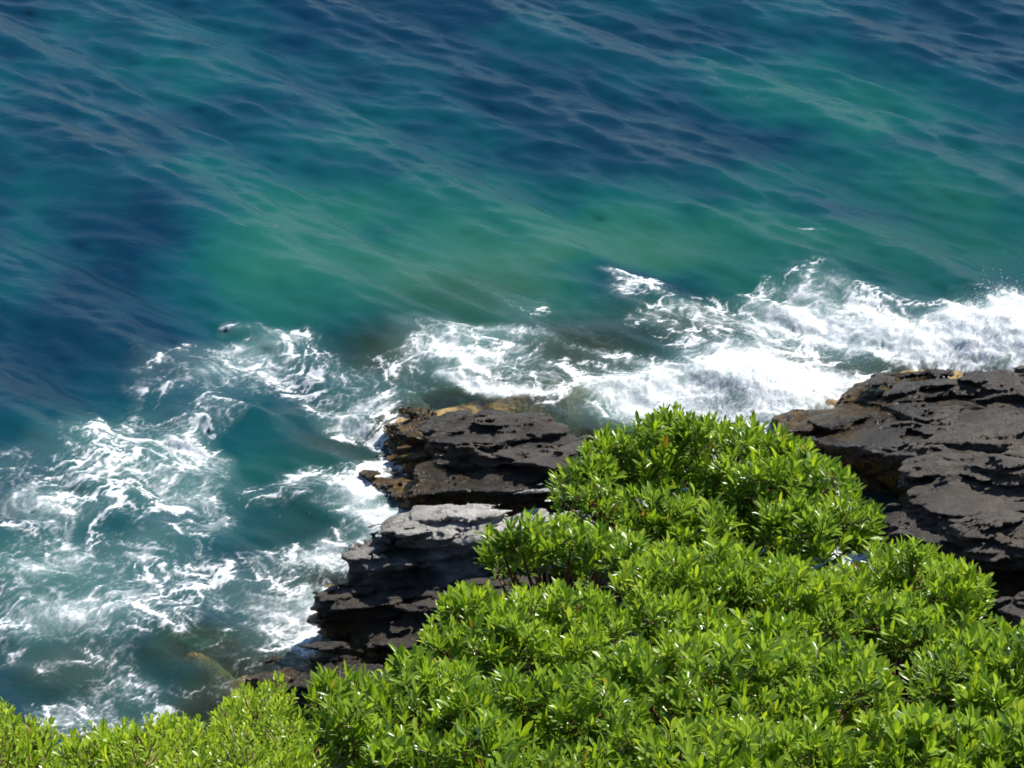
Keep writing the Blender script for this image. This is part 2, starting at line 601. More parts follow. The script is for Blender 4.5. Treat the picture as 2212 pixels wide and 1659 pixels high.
MR, MP = make_rock_mat(0), make_rock_mat(1)
VOX = .017
ROCK_FOOT = []
for i, (key, r) in enumerate(ROCKS.items()):
    W = np.concatenate([[at_z(*p) for p in pts] for pts, u in r['slabs']])
    lo, hi = W.min(0) - .32, W.max(0) + .3
    lo[2] = -.55
    n3 = np.ceil((hi - lo) / VOX).astype(int)
    gxs = [lo[k] + np.arange(n3[k]) * VOX for k in range(3)]
    X3, Y3, Z3 = np.meshgrid(*gxs, indexing='ij')
    S = rock_sdf(r['slabs'], X3, Y3, Z3, 3.7 * i + 1)
    S = np.maximum(S, -.50 - Z3)
    if key in ('big', 'corner'):
        S = np.maximum(S, X3 - hi[0] + .1)
    V, F = surface_nets(S, lo, VOX)
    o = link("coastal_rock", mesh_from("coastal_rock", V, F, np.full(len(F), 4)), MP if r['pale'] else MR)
    tag(o, r['label'], r['cat'])
    kz = np.argmin(np.abs(gxs[2] - .02))
    ROCK_FOOT.append((lo, S[:, :, kz]))


def rock_dist(x, y):
    """distance to the nearest rock at the waterline (clipped)"""
    d = np.full(x.shape, 3.0)
    for lo, S in ROCK_FOOT:
        i = ((x - lo[0]) / VOX).astype(int)
        j = ((y - lo[1]) / VOX).astype(int)
        ok = (i >= 0) & (j >= 0) & (i < S.shape[0]) & (j < S.shape[1])
        v = S[np.clip(i, 0, S.shape[0] - 1), np.clip(j, 0, S.shape[1] - 1)]
        d = np.where(ok, np.minimum(d, v), d)
    return d


# ------------------------------------------------------------------ sea
def ocean_tile(Nn=1024, L=30.0):
    r = np.random.RandomState(5)
    k1 = np.fft.fftfreq(Nn, L / Nn) * 2 * np.pi
    kx, ky = np.meshgrid(k1, k1)
    k = np.hypot(kx, ky) + 1e-9
    ang = np.arctan2(ky, kx)
    H = np.zeros((Nn, Nn), complex)
    noise = (r.randn(Nn, Nn) + 1j * r.randn(Nn, Nn))

    def band(lam0, lam1, p, direction, power, rms):
        lo, hi = 2 * np.pi / lam1, 2 * np.pi / lam0
        env = k ** -p * np.exp(-(lo / k) ** 2 * 1.2) * np.exp(-(k / hi) ** 2)
        dd = np.abs(np.cos(ang - direction)) ** power
        A = noise * env * dd
        h = np.real(np.fft.ifft2(A))
        return A * (rms / h.std())
    swell = math.atan2(.73, .69)
    H = band(.9, 3.8, 2.5, swell, 26, .062)
    H = H + np.roll(band(.28, 1.1, 2.1, swell + .07, 10, .0150), 0)
    H = H + band(.13, .48, 2.2, swell + .14, 4.5, .0062)
    z = np.real(np.fft.ifft2(H))
    dx = np.real(np.fft.ifft2(-1j * kx / k * H))
    dy = np.real(np.fft.ifft2(-1j * ky / k * H))
    return z, dx, dy


def tile_sample(T, x, y, L=30.0):
    Nn = T.shape[0]
    fx, fy = (x / L * Nn) % Nn, (y / L * Nn) % Nn
    i, j = np.floor(fx).astype(int) % Nn, np.floor(fy).astype(int) % Nn
    a, b = fx - np.floor(fx), fy - np.floor(fy)
    i2, j2 = (i + 1) % Nn, (j + 1) % Nn
    return (T[j, i] * (1 - a) + T[j, i2] * a) * (1 - b) + (T[j2, i] * (1 - a) + T[j2, i2] * a) * b


wx = axis(-7.6, 7.6, .018, -4000, 4000, 1.12)
wy = axis(18.0, 36.5, .022, 8, 7000, 1.12)
X, Y = np.meshgrid(wx, wy)
Tz, Tx, Ty = ocean_tile()
far = smooth(60, 30, np.hypot(X, Y - 27))
rd = rock_dist(X, Y)
bed = seabed_h(X, Y)
calm = .45 + .55 * smooth(0.2, 2.0, -bed)
Z = tile_sample(Tz, X, Y) * calm * far
DX = tile_sample(Tx, X, Y) * .30 * calm * far
DY = tile_sample(Ty, X, Y) * .30 * calm * far

# wave shape flattened where faces turn from the sun and would shade black
gyy, gxx = np.gradient(Z, wy, wx)
nl_ = (SUN[2] - gxx * SUN[0] - gyy * SUN[1]) / np.sqrt(1 + gxx ** 2 + gyy ** 2)
mk = ((nl_ < .20) & (np.abs(X) < 9)).astype(float)
for _ in range(3):
    for ax in (0, 1):
        cs = np.cumsum(np.pad(mk, [(13, 12) if k == ax else (0, 0) for k in (0, 1)]), axis=ax)
        mk = (np.take(cs, np.arange(25, cs.shape[ax]), ax) - np.take(cs, np.arange(0, cs.shape[ax] - 25), ax)) / 25
mk = 1 - .55 * np.clip(mk * 6, 0, 1)
Z, DX, DY = Z * mk, DX * mk, DY * mk


def W2(pts):
    return np.array([at_z(a, b)[:2] for a, b in pts])


# foam: broad patches (outline, cover, soft edge m), breakers and clear pools (point, half sizes, amount)
PATCH = [([(-80, 1010), (190, 850), (300, 775), (460, 690), (620, 690), (720, 735), (810, 800), (880, 880), (840, 1000), (890, 1080), (840, 1160), (780, 1250),
           (700, 1290), (650, 1440), (560, 1490), (420, 1560), (330, 1580), (230, 1530), (90, 1470), (-80, 1430)], .25, .55),
         ([(860, 725), (1000, 700), (1160, 722), (1310, 765), (1400, 795), (1500, 860), (1570, 915), (1350, 945), (1290, 935), (1130, 880), (990, 840), (890, 800)], .44, .4),
         ([(1300, 592), (1480, 625), (1640, 600), (1800, 570), (1920, 630), (2080, 662), (2300, 690), (2300, 820), (2100, 805), (1900, 790), (1800, 860), (1700, 900),
           (1640, 920), (1540, 820), (1430, 740), (1350, 690)], .40, .5),
         ([(80, 1480), (200, 1470), (330, 1540), (300, 1580), (120, 1580), (60, 1530)], .40, .3),
         ([(1040, 640), (1180, 640), (1330, 690), (1300, 730), (1150, 710)], .26, .3),
         ([(1680, 920), (1740, 950), (1850, 1060), (1920, 1170), (2000, 1230), (1900, 1260), (1700, 1150), (1560, 1000), (1560, 920)], 1.0, .12)]
BLOB = [(1630, 855, .75, .62, .55), (1450, 875, .75, .42, .42), (1350, 830, .9, .35, .25), (2150, 740, .75, .75, .62), (2230, 780, .6, .8, .6), (1560, 905, .5, .25, .4),
        (1800, 820, .9, .35, .35), (1880, 700, 1.1, .45, .22), (1700, 690, .8, .4, .12), (790, 1110, .5, .42, .45), (730, 1080, .5, .3, .25), (720, 1235, .42, .22, .40),
        (800, 900, .26, .35, .45), (640, 790, .7, .35, .12), (580, 720, .8, .25, .22), (440, 780, .7, .30, .22), (340, 950, .5, .4, .25), (430, 1010, .5, .4, .20),
        (60, 1095, .6, .25, .35), (150, 1200, .6, .3, .25), (430, 1100, .35, .3, .3), (200, 1310, .9, .3, .28), (430, 1270, .7, .25, .22), (560, 1350, .8, .4, .28),
        (690, 1340, .35, .35, .25), (640, 1190, .5, .2, .15), (250, 1530, .5, .25, .2), (830, 790, .35, .35, .2), (860, 850, .3, .3, .2), (1290, 740, .5, .3, .15), (930, 760, .4, .3, .12), (330, 1470, .3, .2, .2), (80, 1420, .5, .15, .15), (1620, 210, .28, .26, .15), (1800, 295, .2, .18, .10), (1040, 830, .8, .12, .25),
        (600, 935, .50, .42, -.55), (640, 1130, .55, .38, -.42), (720, 965, .33, .3, -.40), (400, 1395, .45, .38, -.30), (560, 1000, .25, .45, -.3),
        (1400, 650, .45, .25, -.2), (1110, 858, .6, .2, -.22), (270, 870, .5, .5, -.15), (250, 1130, .35, .35, -.12), (500, 860, .5, .2, -.12), (120, 1490, .5, .2, -.10)]
LINES = [([(950, 808), (1000, 822), (1060, 838), (1130, 846), (1200, 850)], .07, .50), ([(860, 1000), (890, 1012), (920, 1016)], .09, .5),
         ([(990, 708), (1090, 712), (1180, 735), (1290, 762), (1380, 790), (1410, 815)], .10, .30), ([(480, 690), (560, 690), (640, 715)], .10, .25),
         ([(1320, 595), (1345, 600), (1400, 595), (1350, 630)], .07, .25), ([(1590, 500), (1620, 492)], .05, .12), ([(1700, 497), (1740, 506), (1780, 505)], .04, .16),
         ([(690, 1410), (655, 1420), (650, 1425)], .05, .4), ([(1650, 600), (1640, 640), (1690, 660), (1800, 690)], .12, .2)]
vis = (np.abs(X) < 9.5) & (Y > 14) & (Y < 44)
xs, ys = X[vis], Y[vis]
wxn, wyn = xs + .30 * fbm2(xs * .8, ys * .8, 3), ys + .30 * fbm2(xs * .8 + 40, ys * .8, 3)
D = np.zeros(xs.shape)
for P, c, s in PATCH:
    D = np.maximum(D, c * smooth(s * .6, -s, poly_sdf(W2(P), wxn, wyn)))
for a, b, rx, ry, amt in BLOB:
    cx, cy = at_z(a, b)[:2]
    D = D + amt * np.exp(-(((wxn - cx) / rx) ** 2 + ((wyn - cy) / ry) ** 2))
for P, s, amt in LINES:
    D = D + amt * np.exp(-(line_dist(W2(P), xs + .3 * (wxn - xs), ys + .3 * (wyn - ys)) / s) ** 2)
near = rd[vis]
D = D + .32 * np.exp(-np.clip(near, 0, 5) / .16) * (.6 + .9 * fbm2(xs * 1.3, ys * 1.3, 2))
D = D * (1 + .55 * fbm2(xs * .9 + 3, ys * .9, 2))
D = np.clip(D, 0, 1.05)

# lace: ridged noise carried round by slow swirls
qx, qy = xs.copy(), ys.copy()
for sc, am in ((.8, .12), (2.2, .03)):
    e = .02
    c0 = fbm2(qx * sc, qy * sc + 31, 2)
    cxp = (fbm2((qx + e) * sc, qy * sc + 31, 2) - c0) / e
    cyp = (fbm2(qx * sc, (qy + e) * sc + 31, 2) - c0) / e
    qx, qy = qx + am / sc * cyp * 1.0, qy - am / sc * cxp * 1.0
r1 = 1 - np.abs(perlin2(qx * 2.1, qy * 2.6)) * 2
r2 = 1 - np.abs(perlin2(qx * 4.8 + 9, qy * 5.8)) * 2
r3 = 1 - np.abs(perlin2(qx * 11 + 5, qy * 13)) * 2


def web(x, y, seed):
    xi, yi = np.floor(x).astype(int), np.floor(y).astype(int)
    b1, b2 = np.full(x.shape, 9.), np.full(x.shape, 9.)
    for a in (-1, 0, 1):
        for b in (-1, 0, 1):
            g = G2[PERM[PERM[(xi + a + seed) & 255] + ((yi + b) & 255)]]
            d = np.hypot(x - (xi + a + .5 + .45 * g[..., 0]), y - (yi + b + .5 + .45 * g[..., 1]))
            b2 = np.where(d < b1, b1, np.minimum(b2, d))
            b1 = np.minimum(b1, d)
    return 1 - 2.2 * (b2 - b1)


jx, jy = .5 * (xs + qx) + .13 * fbm2(xs * 2.5, ys * 2.5, 5, .6), .5 * (ys + qy) + .13 * fbm2(xs * 2.5 + 30, ys * 2.5, 5, .6)
w1, w2 = web(jx * 2.9, jy * 3.5, 3), web(jx * 7.0, jy * 8.4, 40)
Lc = np.maximum(np.maximum(.8 * r1 - .18, w1), np.maximum(.95 * w2 - .10, .9 * r3 - .2)) + .30 * fbm2(qx * 3.2 + 9, qy * 3.2, 2) + .36 * fbm2(qx * 1.1 + 50, qy * 1.1, 4) + .14 * r2 + .08 * r3 + .08 * fbm2(qx * 12, qy * 12, 2)
srt = np.sort(Lc[::97])
U = np.searchsorted(srt, Lc) / len(srt)
foam = np.clip((U - (1 - .66 * D)) / .30 + .42, 0, 1) * smooth(.07, .20, D)
U2 = np.clip(U * .6 + .4 * (.5 + .5 * r3) * (.6 + .5 * fbm2(xs * 2.2, ys * 2.2 + 7, 3)), 0, 1)
film = np.clip((U2 - (1 - 1.35 * D)) / .8 + .25, 0, 1) * smooth(.04, .25, D)
# stray flecks outside the patches
FO = np.zeros(X.shape)
FO[vis] = foam
AE = np.zeros(X.shape)
AE[vis] = np.clip(D * 1.15 - .12 + .22 * smooth(.5, -.4, poly_sdf(W2(PATCH[1][0]), wxn, wyn)), 0, 1)
FI = np.zeros(X.shape)
FI[vis] = film

# breakers heave the water up
for a, b, rx, ry, h in [(1635, 850, .6, .40, .16), (1440, 835, .6, .22, .13), (2160, 740, .7, .5, .20), (2240, 790, .5, .5, .20), (1200, 730, .8, .22, .06), (790, 900, .3, .25, .12),
                        (600, 900, .55, .22, .10), (640, 1070, .5, .18, .08)]:
    cx, cy = at_z(a, b)[:2]
    g = np.exp(-(((X - cx) / rx) ** 2 + ((Y - cy) / ry) ** 2))
    Z = Z + h * g
bumpy = np.zeros(X.shape)
bumpy[vis] = (fbm2(xs * 3.2, ys * 3.2, 4) * .032 * np.clip(D, 0, 1) + .014 * foam * (.6 + fbm2(xs * 9, ys * 9, 3)))
Z = Z + bumpy
depth = np.clip(Z - bed, 0, 20)

# what the water looks like from above: clear blue depth, pale sand and dark weed patches on the bottom
TONE = [(1050, 560, 2.6, 2.0, .62), (760, 440, 1.8, 1.5, .34), (1350, 560, 1.8, 1.3, .50), (950, 640, 1.6, 1.0, .45), (560, 560, 1.2, 1.2, .25), (1480, 510, 1.5, 1.1, .30), (1900, 470, 2.4, 1.9, .42), (2150, 520, 1.2, 1.6, .35),
        (1700, 230, 2.0, 1.6, .40), (1950, 200, 1.3, 1.2, .3), (450, 380, 1.3, 1.0, .22), (80, 560, 1.1, 1.0, .16), (250, 650, .9, 1.1, .12), (560, 650, 1.2, .8, .30),
        (60, 1230, .7, .6, .45), (150, 1390, .7, .6, .42), (560, 1010, 2.0, 1.5, .30), (560, 1250, 1.5, 1.2, .30), (80, 980, 1.0, .9, .10), (1300, 400, 1.2, 1.2, .15),
        (1370, 600, .80, .42, -.75), (1440, 640, .5, .3, -.3), (240, 560, .75, 1.4, -.30), (100, 760, 1.6, 1.1, -.22), (1250, 250, 2.2, 2.0, -.15), (1650, 285, 1.0, .35, -.30), (1830, 330, .6, .3, -.2),
        (1820, 455, .6, .35, -.28), (1450, 330, .9, .6, -.2), (2100, 60, 2.0, 2.0, -.25), (120, 200, 2.5, 2.0, -.05), (200, 1530, 1.1, .5, -.40), (60, 1470, .8, .6, -.22), (800, 30, 2.5, 1.2, -.12), (790, 485, .35, .2, -.2)]
tn = np.zeros(X.shape)
tv = .16 + .22 * fbm2(xs * .35 + 4, ys * .35, 4) + .10 * fbm2(xs * 1.3, ys * 1.3 + 8, 4)
for a, b, rx, ry, amt in TONE:
    cx, cy = at_z(a, b)[:2]
    tv = tv + amt * (.66 if amt > 0 else 1) * np.exp(-(((wxn - cx) / rx) ** 2 + ((wyn - cy) / ry) ** 2))
tn[vis] = tv
tn = np.clip(np.maximum(tn, .8 * np.exp(-depth * .9)), 0, 1)

me = grid_mesh("sea", wx, wy, Z, X + DX, Y + DY)
attr(me, "foam", FO)
attr(me, "milk", AE)
attr(me, "film", FI)
attr(me, "depth", depth)
attr(me, "tone", tn)


def make_water():
    n = N("sea_water")
    p = n.pos()
    foam, milk, dep, tone, film = (n.attr(k).outputs["Fac"] for k in ("foam", "milk", "depth", "tone", "film"))
    fine = n.noise(p, 30, 5, .7)
    rip = n.noise(n.mapping(n.mapping(p, rot=(0, 0, R(33))), (1, 3.6, 1)), 6.5, 6, .64, .35)
    col = n.ramp(tone, [(0, (.0014, .023, .052)), (.22, (.0022, .046, .072)), (.45, (.004, .076, .080)), (.72, (.011, .104, .084)), (1, (.028, .128, .090))])
    sh = n.math('POWER', 2.718, n.math('MULTIPLY', dep, -1.8))
    col = n.mix(n.math('MULTIPLY', sh, .9), col, (.13, .108, .036))
    col = n.mix(n.math('MULTIPLY', milk, .85), col, (.19, .30, .285))
    dif = n.n("BsdfDiffuse")
    n.set(dif.inputs[0], col)
    up = n.n("CombineXYZ")
    up.inputs[2].default_value = 1
    n.set(dif.inputs["Normal"], up.outputs[0])     # light comes back from inside the water, not from its skin
    tr = n.n("BsdfTransparent")
    tint = n.ramp(n.math('MULTIPLY', dep, .5), [(0, (1, 1, 1)), (.3, (.55, .80, .72)), (1, (.08, .40, .45))])
    n.set(tr.inputs[0], tint)
    T = n.math('POWER', 2.718, n.math('MULTIPLY', dep, -.65))
    T = n.math('MULTIPLY', T, n.math('SUBTRACT', 1.0, n.math('MULTIPLY', milk, .5)))
    sub = n.shmix(T, dif.outputs[0], tr.outputs[0])
    gl = n.n("BsdfAnisotropic") if False else n.n("BsdfGlossy")
    gl.inputs["Roughness"].default_value = .035
    nb = n.bump(n.math('ADD', rip, n.math('MULTIPLY', fine, .34)), .44, .026)
    n.set(gl.inputs["Normal"], nb)
    fr = n.n("Fresnel")
    fr.inputs[0].default_value = 1.34
    n.set(fr.inputs["Normal"], nb)
    wat = n.shmix(fr.outputs[0], sub, gl.outputs[0])
    fd = n.n("BsdfPrincipled")
    fd.inputs["Base Color"].default_value = (.74, .76, .77, 1)
    fd.inputs["Roughness"].default_value = .6
    n.set(fd.inputs["Normal"], n.bump(fine, .5, .02))
    fm = n.math('ADD', foam, n.math('MULTIPLY', n.math('SUBTRACT', fine, .5), .30))
    fs = n.n("MapRange")
    fs.interpolation_type = 'SMOOTHSTEP'
    n.set(fs.inputs[0], fm)
    fs.inputs[1].default_value, fs.inputs[2].default_value = .22, 1.0
    bub = n.noise(p, 46, 4, .75)
    fl = n.math('MULTIPLY', n.math('MULTIPLY', film, .80), n.math('MULTIPLY_ADD', bub, 2.0, n.math('MULTIPLY_ADD', film, .9, -.62), clamp=True))
    keep = n.math('GREATER_THAN', foam, .02)
    return n.finish(n.shmix(n.math('MAXIMUM', n.math('MULTIPLY', n.math('MULTIPLY', fs.outputs[0], keep), .92), fl), wat, fd.outputs[0]))


tag(link("sea", me, make_water()), kind="structure")


# ------------------------------------------------------------------ spray thrown up where waves break
def droplets(name, spots, label):
    r = np.random.RandomState(8)
    t = (1 + 5 ** .5) / 2
    octa = np.array([(1, 0, 0), (-1, 0, 0), (0, 1, 0), (0, -1, 0), (0, 0, 1), (0, 0, -1)], float)
    of = np.array([(0, 2, 4), (2, 1, 4), (1, 3, 4), (3, 0, 4), (2, 0, 5), (1, 2, 5), (3, 1, 5), (0, 3, 5)])
    P, S = [], []
    for a, b, rx, ry, h, cnt in spots:
        c = at_z(a, b)
        q = r.randn(cnt, 3) * [rx, ry, 1]
        q[:, 2] = np.abs(r.randn(cnt)) * h * np.exp(-(q[:, 0] / rx) ** 2 * .3) + .05
        P.append(c + q)
        S.append(.0018 + .0045 * r.rand(cnt) ** 4)
    P, S = np.concatenate(P), np.concatenate(S)
    V = P[:, None, :] + octa[None] * S[:, None, None]
    F = of[None] + (np.arange(len(P)) * 6)[:, None, None]
    me = mesh_from(name, V.reshape(-1, 3), F.reshape(-1, 3), np.full(len(P) * 8, 3))
    n = N("white_spray")
    bs = n.n("BsdfPrincipled")
    bs.inputs["Base Color"].default_value = (.88, .9, .92, 1)
    bs.inputs["Roughness"].default_value = .3
    o = link(name, me, n.finish(bs.outputs[0]))
    tag(o, label, "sea spray", kind="stuff")


droplets("sea_spray", [(1630, 850, .32, .22, .22, 14000), (1500, 880, .4, .16, .10, 2500), (2165, 745, .34, .22, .22, 20000), (2240, 780, .4, .4, .2, 5000), (1420, 830, .5, .12, .08, 1200),
                       (740, 1240, .2, .1, .12, 900), (800, 1090, .3, .15, .06, 700), (830, 930, .15, .15, .06, 400), (1780, 870, .3, .15, .06, 900), (1900, 780, .4, .15, .06, 800)],
         "white spray thrown up by waves breaking along the rocks")

# ================================================================== SHRUBS
def leaf_mat(name, young, mid, old):
    n = N(name)
    tint = n.attr("tint").outputs["Fac"]
    along = n.attr("along").outputs["Fac"]
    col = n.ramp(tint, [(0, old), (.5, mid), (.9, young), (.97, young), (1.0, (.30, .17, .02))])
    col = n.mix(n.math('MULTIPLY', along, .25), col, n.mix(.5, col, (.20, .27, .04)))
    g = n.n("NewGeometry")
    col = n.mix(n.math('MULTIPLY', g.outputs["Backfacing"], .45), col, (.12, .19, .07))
    bs = n.n("BsdfPrincipled")
    n.set(bs.inputs["Base Color"], col)
    bs.inputs["Roughness"].default_value = .30
    bs.inputs["Specular IOR Level"].default_value = .55
    tr = n.n("BsdfTranslucent")
    n.set(tr.inputs[0], n.mix(.6, col, n.mix(1.0, col, (1.9, 1.8, .5), 'MULTIPLY')))
    return n.finish(n.shmix(.48, bs.outputs[0], tr.outputs[0]))


def bark_mat(name, a, b):
    n = N(name)
    p = n.pos()
    bs = n.n("BsdfPrincipled")
    n.set(bs.inputs["Base Color"], n.ramp(n.noise(p, 40, 4), [(.35, a), (.65, b)]))
    bs.inputs["Roughness"].default_value = .7
    return n.finish(bs.outputs[0])


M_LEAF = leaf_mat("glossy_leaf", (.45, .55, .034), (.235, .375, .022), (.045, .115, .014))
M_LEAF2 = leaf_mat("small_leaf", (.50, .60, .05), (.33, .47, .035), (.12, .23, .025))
M_TWIG = bark_mat("reddish_twig", (.10, .040, .018), (.22, .11, .055))
M_TWIG2 = bark_mat("pale_twig", (.16, .10, .05), (.30, .21, .11))


def leaf_template(width, fold, curl):
    """blade along +Y of length 1, widest beyond the middle, folded along the midrib"""
    ts = np.array([0, .25, .55, .82, 1.0])
    ws = np.array([.10, .50, 1.0, .80, 0.0]) * width * .5
    V, al = [], []
    for t, ww in zip(ts, ws):
        zc = -curl * t * t
        for s in (-1, 0, 1):
            V.append((s * ww, t, zc + fold * ww * abs(s)))
            al.append(t if s else 1.0)
    F = []
    for i in range(len(ts) - 1):
        for s in (0, 1):
            a = i * 3 + s
            F.append((a, a + 1, a + 4, a + 3))
    return np.array(V), np.array(F), np.array(al)


def frames(d, r):
    d = d / np.linalg.norm(d, axis=1)[:, None]
    a = r.randn(len(d), 3)
    x = np.cross(d, a)
    x /= np.linalg.norm(x, axis=1)[:, None]
    return d, x, np.cross(d, x)


def tubes(paths, radii, sides=5):
    """list of polylines (k x 3) with radii (k) -> verts, quads"""
    V, F, off = [], [], 0
    ca = np.arange(sides) / sides * 2 * np.pi
    for P, rr in zip(paths, radii):
        P = np.asarray(P)
        T = np.gradient(P, axis=0)
        T /= np.linalg.norm(T, axis=1)[:, None] + 1e-9
        a = np.cross(T, np.where(np.abs(T[:, 2:3]) > .9, [[1., 0, 0]], [[0, 0, 1.]]))
        a /= np.linalg.norm(a, axis=1)[:, None] + 1e-9
        b = np.cross(T, a)
        ring = P[:, None] + (a[:, None] * np.cos(ca)[None, :, None] + b[:, None] * np.sin(ca)[None, :, None]) * np.asarray(rr)[:, None, None]
        V.append(ring.reshape(-1, 3))
        k = len(P)
        i = np.arange(k - 1)[:, None] * sides
        j = np.arange(sides)[None]
        j2 = (j + 1) % sides
        F.append(np.stack([i + j, i + j2, i + sides + j2, i + sides + j], -1).reshape(-1, 4) + off)
        off += k * sides
    return np.concatenate(V), np.concatenate(F)


def canopy_dist(px, py):
    return np.interp(py, [880, 1000, 1200, 1450, 1659, 1800], [17.9, 17.2, 15.6, 13.4, 12.0, 11.3])


def shrub(label, outline, seed, kind='big', dd=0.0, cr=(.17, .30), dens=1.0, lush=.5):
    r = np.random.RandomState(seed)
    P = np.array(outline, float)
    lo, hi = P.min(0), P.max(0)
    clumps = []
    fall = .62 if kind == 'big' else .8          # crowns are domes: their near side drops
    for _ in range(5000):
        px, py = lo + r.rand(2) * (hi - lo)
        d = canopy_dist(px, lo[1] + (py - lo[1]) * fall) + dd
        s = 2212 / (2 * _th * d)
        rad = r.uniform(*cr)
        inside = -poly_sdf(P, np.array([px]), np.array([py]))[0] / s
        if inside < cr[0] * .62:
            continue
        rad = min(rad, max(inside * 1.05, cr[0] * .7))
        d += r.uniform(-.42, .34)
        c = at_d(px, py, d)
        if all(np.linalg.norm((c - q)[[0, 2]]) > .52 * (rad + q2) or np.linalg.norm(c - q) > .95 * (rad + q2) for q, q2 in clumps):
            clumps.append((c, rad))
        if len(clumps) > 60:
            break
    top = list(clumps)
    for c, q2 in top:                            # a lower storey that closes the bush underneath
        away = c - np.array([0, 0, CAM_H])
        away /= np.linalg.norm(away)
        if kind == 'big' and r.rand() < .8:
            clumps.append((c + away * r.uniform(.30, .5) + r.randn(3) * .05 + [0, 0, -.12], q2 * .8))
    # base on the slope under the crown
    cc = np.mean([c for c, _ in clumps], 0)
    bx, by = cc[0], cc[1] - .2
    bz = float(ground_h(np.array([bx]), np.array([by]))[0])
    root = bpy.data.objects.new("leafy_shrub" if kind == 'big' else "small_leaved_shrub", None)
    C.objects.link(root)
    base = np.array([bx, by, bz])
    root.location = base
    tag(root, label, "shrub", "glossy green shrubs on the bank" if kind == 'big' else "small leaved shrubs at the left")

    tips, axes, vig, size = [], [], [], []
    paths, radii = [], []
    for ci, (c, rad) in enumerate(clumps):
        # stem from the foot of the shrub into the clump
        mid = base * .45 + c * .55 + np.array([0, 0, -.15]) + r.randn(3) * .06
        t = np.linspace(0, 1, 7)[:, None]
        st = (1 - t) ** 2 * (base + r.randn(3) * [.08, .08, 0]) + 2 * t * (1 - t) * mid + t * t * (c - [0, 0, .1 * rad])
        paths.append(st)
        radii.append(np.linspace(.022, .007, 7))
        m = int((1 if ci < len(top) else .45) * dens * (44 if kind == 'big' else 70) * (rad / .22) ** 2)
        u = r.randn(m, 3)
        u /= np.linalg.norm(u, axis=1)[:, None]
        u[:, 2] = np.where(u[:, 2] < -.35, -u[:, 2], u[:, 2])
        rr = rad * (1.12 - .62 * r.rand(m) ** 1.5)
        stretch = np.array([1.0, 1.0, .92])
        tp = c + u * rr[:, None] * stretch
        ax = u * .45 + np.array([.06, .06, 1.0]) + r.randn(m, 3) * .20
        tips.append(tp)
        size.append(np.full(m, r.uniform(.78, 1.12)))
        axes.append(ax)
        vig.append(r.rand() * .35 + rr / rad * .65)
        for q in range(m):
            if r.rand() < .75:
                a0 = c + (tp[q] - c) * .25 + [0, 0, -.10 * rad]
                m0 = a0 * .45 + tp[q] * .55 - ax[q] / np.linalg.norm(ax[q]) * .03
                paths.append(np.array([a0, m0, tp[q] + ax[q] * .015]))
                radii.append(np.array([.0045, .0035, .0022]))
    tips, axes, vig = np.concatenate(tips), np.concatenate(axes), np.concatenate(vig)
    size = np.concatenate(size)
    d, fx, fy = frames(axes, r)
    if kind == 'big':
        nl, L0, L1, spread, Wd = 13, .064, .102, .085, .255
    else:
        nl, L0, L1, spread, Wd = 15, .034, .052, .17, .34
    V, F, al = leaf_template(Wd, .35, .16)
    m = len(tips)
    k = np.arange(nl)[None, :] + r.rand(m, 1)
    phi = k * 2.39996 + r.randn(m, nl) * .25
    lev = (np.arange(nl)[None] + .5) / nl + np.zeros((m, 1))           # 0 low leaf .. 1 top leaf
    open_ = np.radians(55 - 43 * lev + r.randn(m, nl) * 11)
    ln = (L0 + (L1 - L0) * r.rand(m, nl)) * (1 - .35 * (lev > .85)) * (.82 + .36 * r.rand(m, 1)) * size[:, None]
    rad_dir = fx[:, None] * np.cos(phi)[..., None] + fy[:, None] * np.sin(phi)[..., None]
    ly = rad_dir * np.sin(open_)[..., None] + d[:, None] * np.cos(open_)[..., None]
    lz = -rad_dir * np.cos(open_)[..., None] + d[:, None] * np.sin(open_)[..., None]
    tw = r.randn(m, nl) * .30
    lx = np.cross(ly, lz)
    lx, lz = lx * np.cos(tw)[..., None] + lz * np.sin(tw)[..., None], lz * np.cos(tw)[..., None] - lx * np.sin(tw)[..., None]
    pos = tips[:, None] + d[:, None] * ((lev - .75) * spread)[..., None] + rad_dir * .004
    keep = r.rand(m, nl) > .10
    lx, ly, lz, pos, ln, lev = (q[keep] for q in (lx, ly, lz, pos, ln, lev))
    cur = 1 + r.randn(len(ln)) * .5
    vg = np.repeat(vig[:, None], nl, 1)[keep]
    W = pos[:, None] + ln[:, None, None] * (V[None, :, 0, None] * lx[:, None] + V[None, :, 1, None] * ly[:, None] + (V[None, :, 2] * np.where(V[None, :, 1] > 0, cur[:, None], 1))[..., None] * lz[:, None])
    W = W.reshape(-1, 3) - base
    FF = (F[None] + (np.arange(len(ln)) * len(V))[:, None, None]).reshape(-1, 4)
    me = mesh_from("foliage", W, FF, np.full(len(FF), 4))
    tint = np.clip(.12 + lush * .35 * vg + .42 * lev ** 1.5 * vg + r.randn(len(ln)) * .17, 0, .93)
    tint = np.where(r.rand(len(ln)) < .004, 1.0, tint)
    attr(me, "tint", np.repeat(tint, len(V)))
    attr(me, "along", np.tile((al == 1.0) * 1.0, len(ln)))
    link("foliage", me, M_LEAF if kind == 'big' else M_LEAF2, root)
    BV, BF = tubes([p - base for p in paths], radii)
    link("branches", mesh_from("branches", BV, BF, np.full(len(BF), 4)), M_TWIG if kind == 'big' else M_TWIG2, root)
    return len(ln), len(clumps)


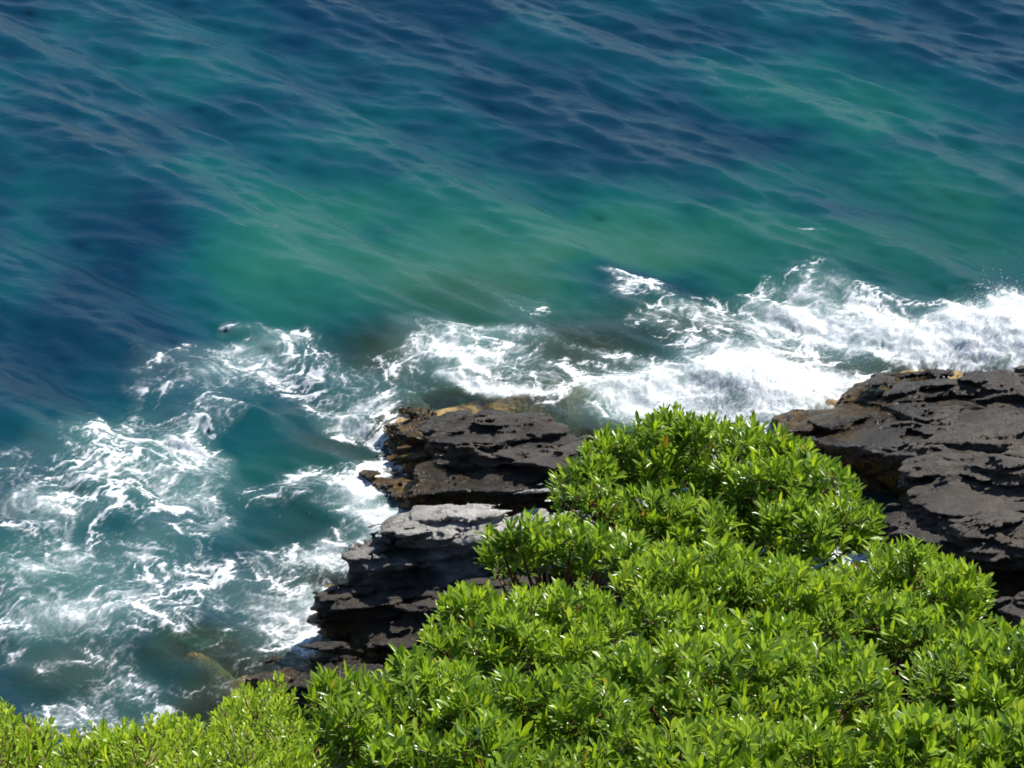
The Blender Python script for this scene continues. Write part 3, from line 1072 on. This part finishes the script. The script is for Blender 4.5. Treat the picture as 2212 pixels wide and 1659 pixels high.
SHRUBS = [
    ("round topped glossy shrub standing highest against the white surf", [(1190, 1060), (1215, 1010), (1280, 970), (1340, 920), (1400, 905), (1470, 892), (1540, 925), (1620, 925), (1730, 950),
     (1770, 1000), (1850, 1030), (1890, 1110), (1880, 1190), (1780, 1230), (1650, 1200), (1500, 1210), (1400, 1190), (1290, 1150), (1215, 1110)], 1, 'big', 0, .5),
    ("dark hollow shrub spreading left over the pale grey rock", [(995, 1225), (1040, 1180), (1100, 1135), (1200, 1130), (1300, 1150), (1420, 1180), (1400, 1255), (1250, 1250), (1100, 1240), (1010, 1255)], 2, 'big', .2, .4),
    ("bright shrub in front of the dark hollow, bordering the shaded block", [(905, 1420), (940, 1310), (980, 1285), (1080, 1290), (1200, 1280), (1330, 1290), (1380, 1380), (1300, 1470), (1100, 1480), (960, 1470)], 3, 'big', 0, .6),
    ("leftmost large leaved shrub reaching over the low brown rock", [(660, 1500), (700, 1475), (800, 1450), (920, 1430), (1000, 1450), (1050, 1560), (1000, 1720), (760, 1720), (700, 1600)], 4, 'big', 0, .45),
    ("yellowish shrub just below the round topped shrub, with bleached tips", [(1330, 1250), (1420, 1190), (1500, 1180), (1640, 1210), (1760, 1230), (1840, 1280), (1820, 1420), (1650, 1450), (1450, 1440), (1350, 1360)], 5, 'big', -.1, .75),
    ("shrub climbing to a peak beside the big dark right rock", [(1790, 1260), (1860, 1200), (1940, 1175), (2040, 1205), (2110, 1255), (2145, 1310), (2130, 1380), (2000, 1450), (1850, 1430), (1790, 1360)], 6, 'big', .1, .65),
    ("shrub along the right edge below the small boulder", [(1960, 1450), (2050, 1400), (2130, 1370), (2230, 1370), (2330, 1400), (2330, 1580), (2150, 1600), (1990, 1560)], 7, 'big', 0, .6),
    ("shadowy shrub with red brown twigs at the bottom centre", [(960, 1520), (1080, 1460), (1250, 1460), (1380, 1500), (1420, 1600), (1380, 1760), (1080, 1760), (960, 1640)], 8, 'big', -.1, .35),
    ("dense bright shrub in the middle of the bank", [(1265, 1450), (1330, 1395), (1480, 1390), (1700, 1400), (1880, 1420), (1960, 1500), (1900, 1600), (1650, 1620), (1420, 1580)], 9, 'big', -.15, .7),
    ("nearest shrub at the bottom edge with brownish tips", [(1380, 1610), (1500, 1570), (1700, 1580), (1850, 1580), (1900, 1680), (1850, 1800), (1450, 1800), (1380, 1700)], 10, 'big', -.2, .6),
    ("shrub filling the bottom right corner", [(1850, 1590), (1950, 1550), (2100, 1570), (2330, 1560), (2330, 1800), (1900, 1800)], 12, 'big', -.1, .6),
    ("tallest small leaved bush with a dark hollow beneath its light green top", [(455, 1590), (475, 1525), (540, 1500), (600, 1475), (640, 1500), (650, 1560), (690, 1620), (720, 1760), (470, 1760)], 21, 'small', -.1, .7),
    ("low straggly small leaved bush with thin shoots against the dark water", [(140, 1640), (150, 1590), (220, 1585), (340, 1570), (370, 1550), (450, 1570), (480, 1640), (480, 1760), (140, 1760)], 22, 'small', 0, .7),
    ("small leaved bush cut by the left edge of the picture", [(-90, 1760), (-90, 1545), (10, 1530), (60, 1570), (110, 1580), (120, 1640), (130, 1760)], 23, 'small', 0, .7),
]
tot = 0
for lab, outl, seed, kind, dd, lush in SHRUBS:
    a = shrub(lab, outl, seed, kind, dd, (.17, .30) if kind == 'big' else (.10, .19), 1.0, lush)
    print(lab, a)
    tot += a[0]
print("leaves", tot)
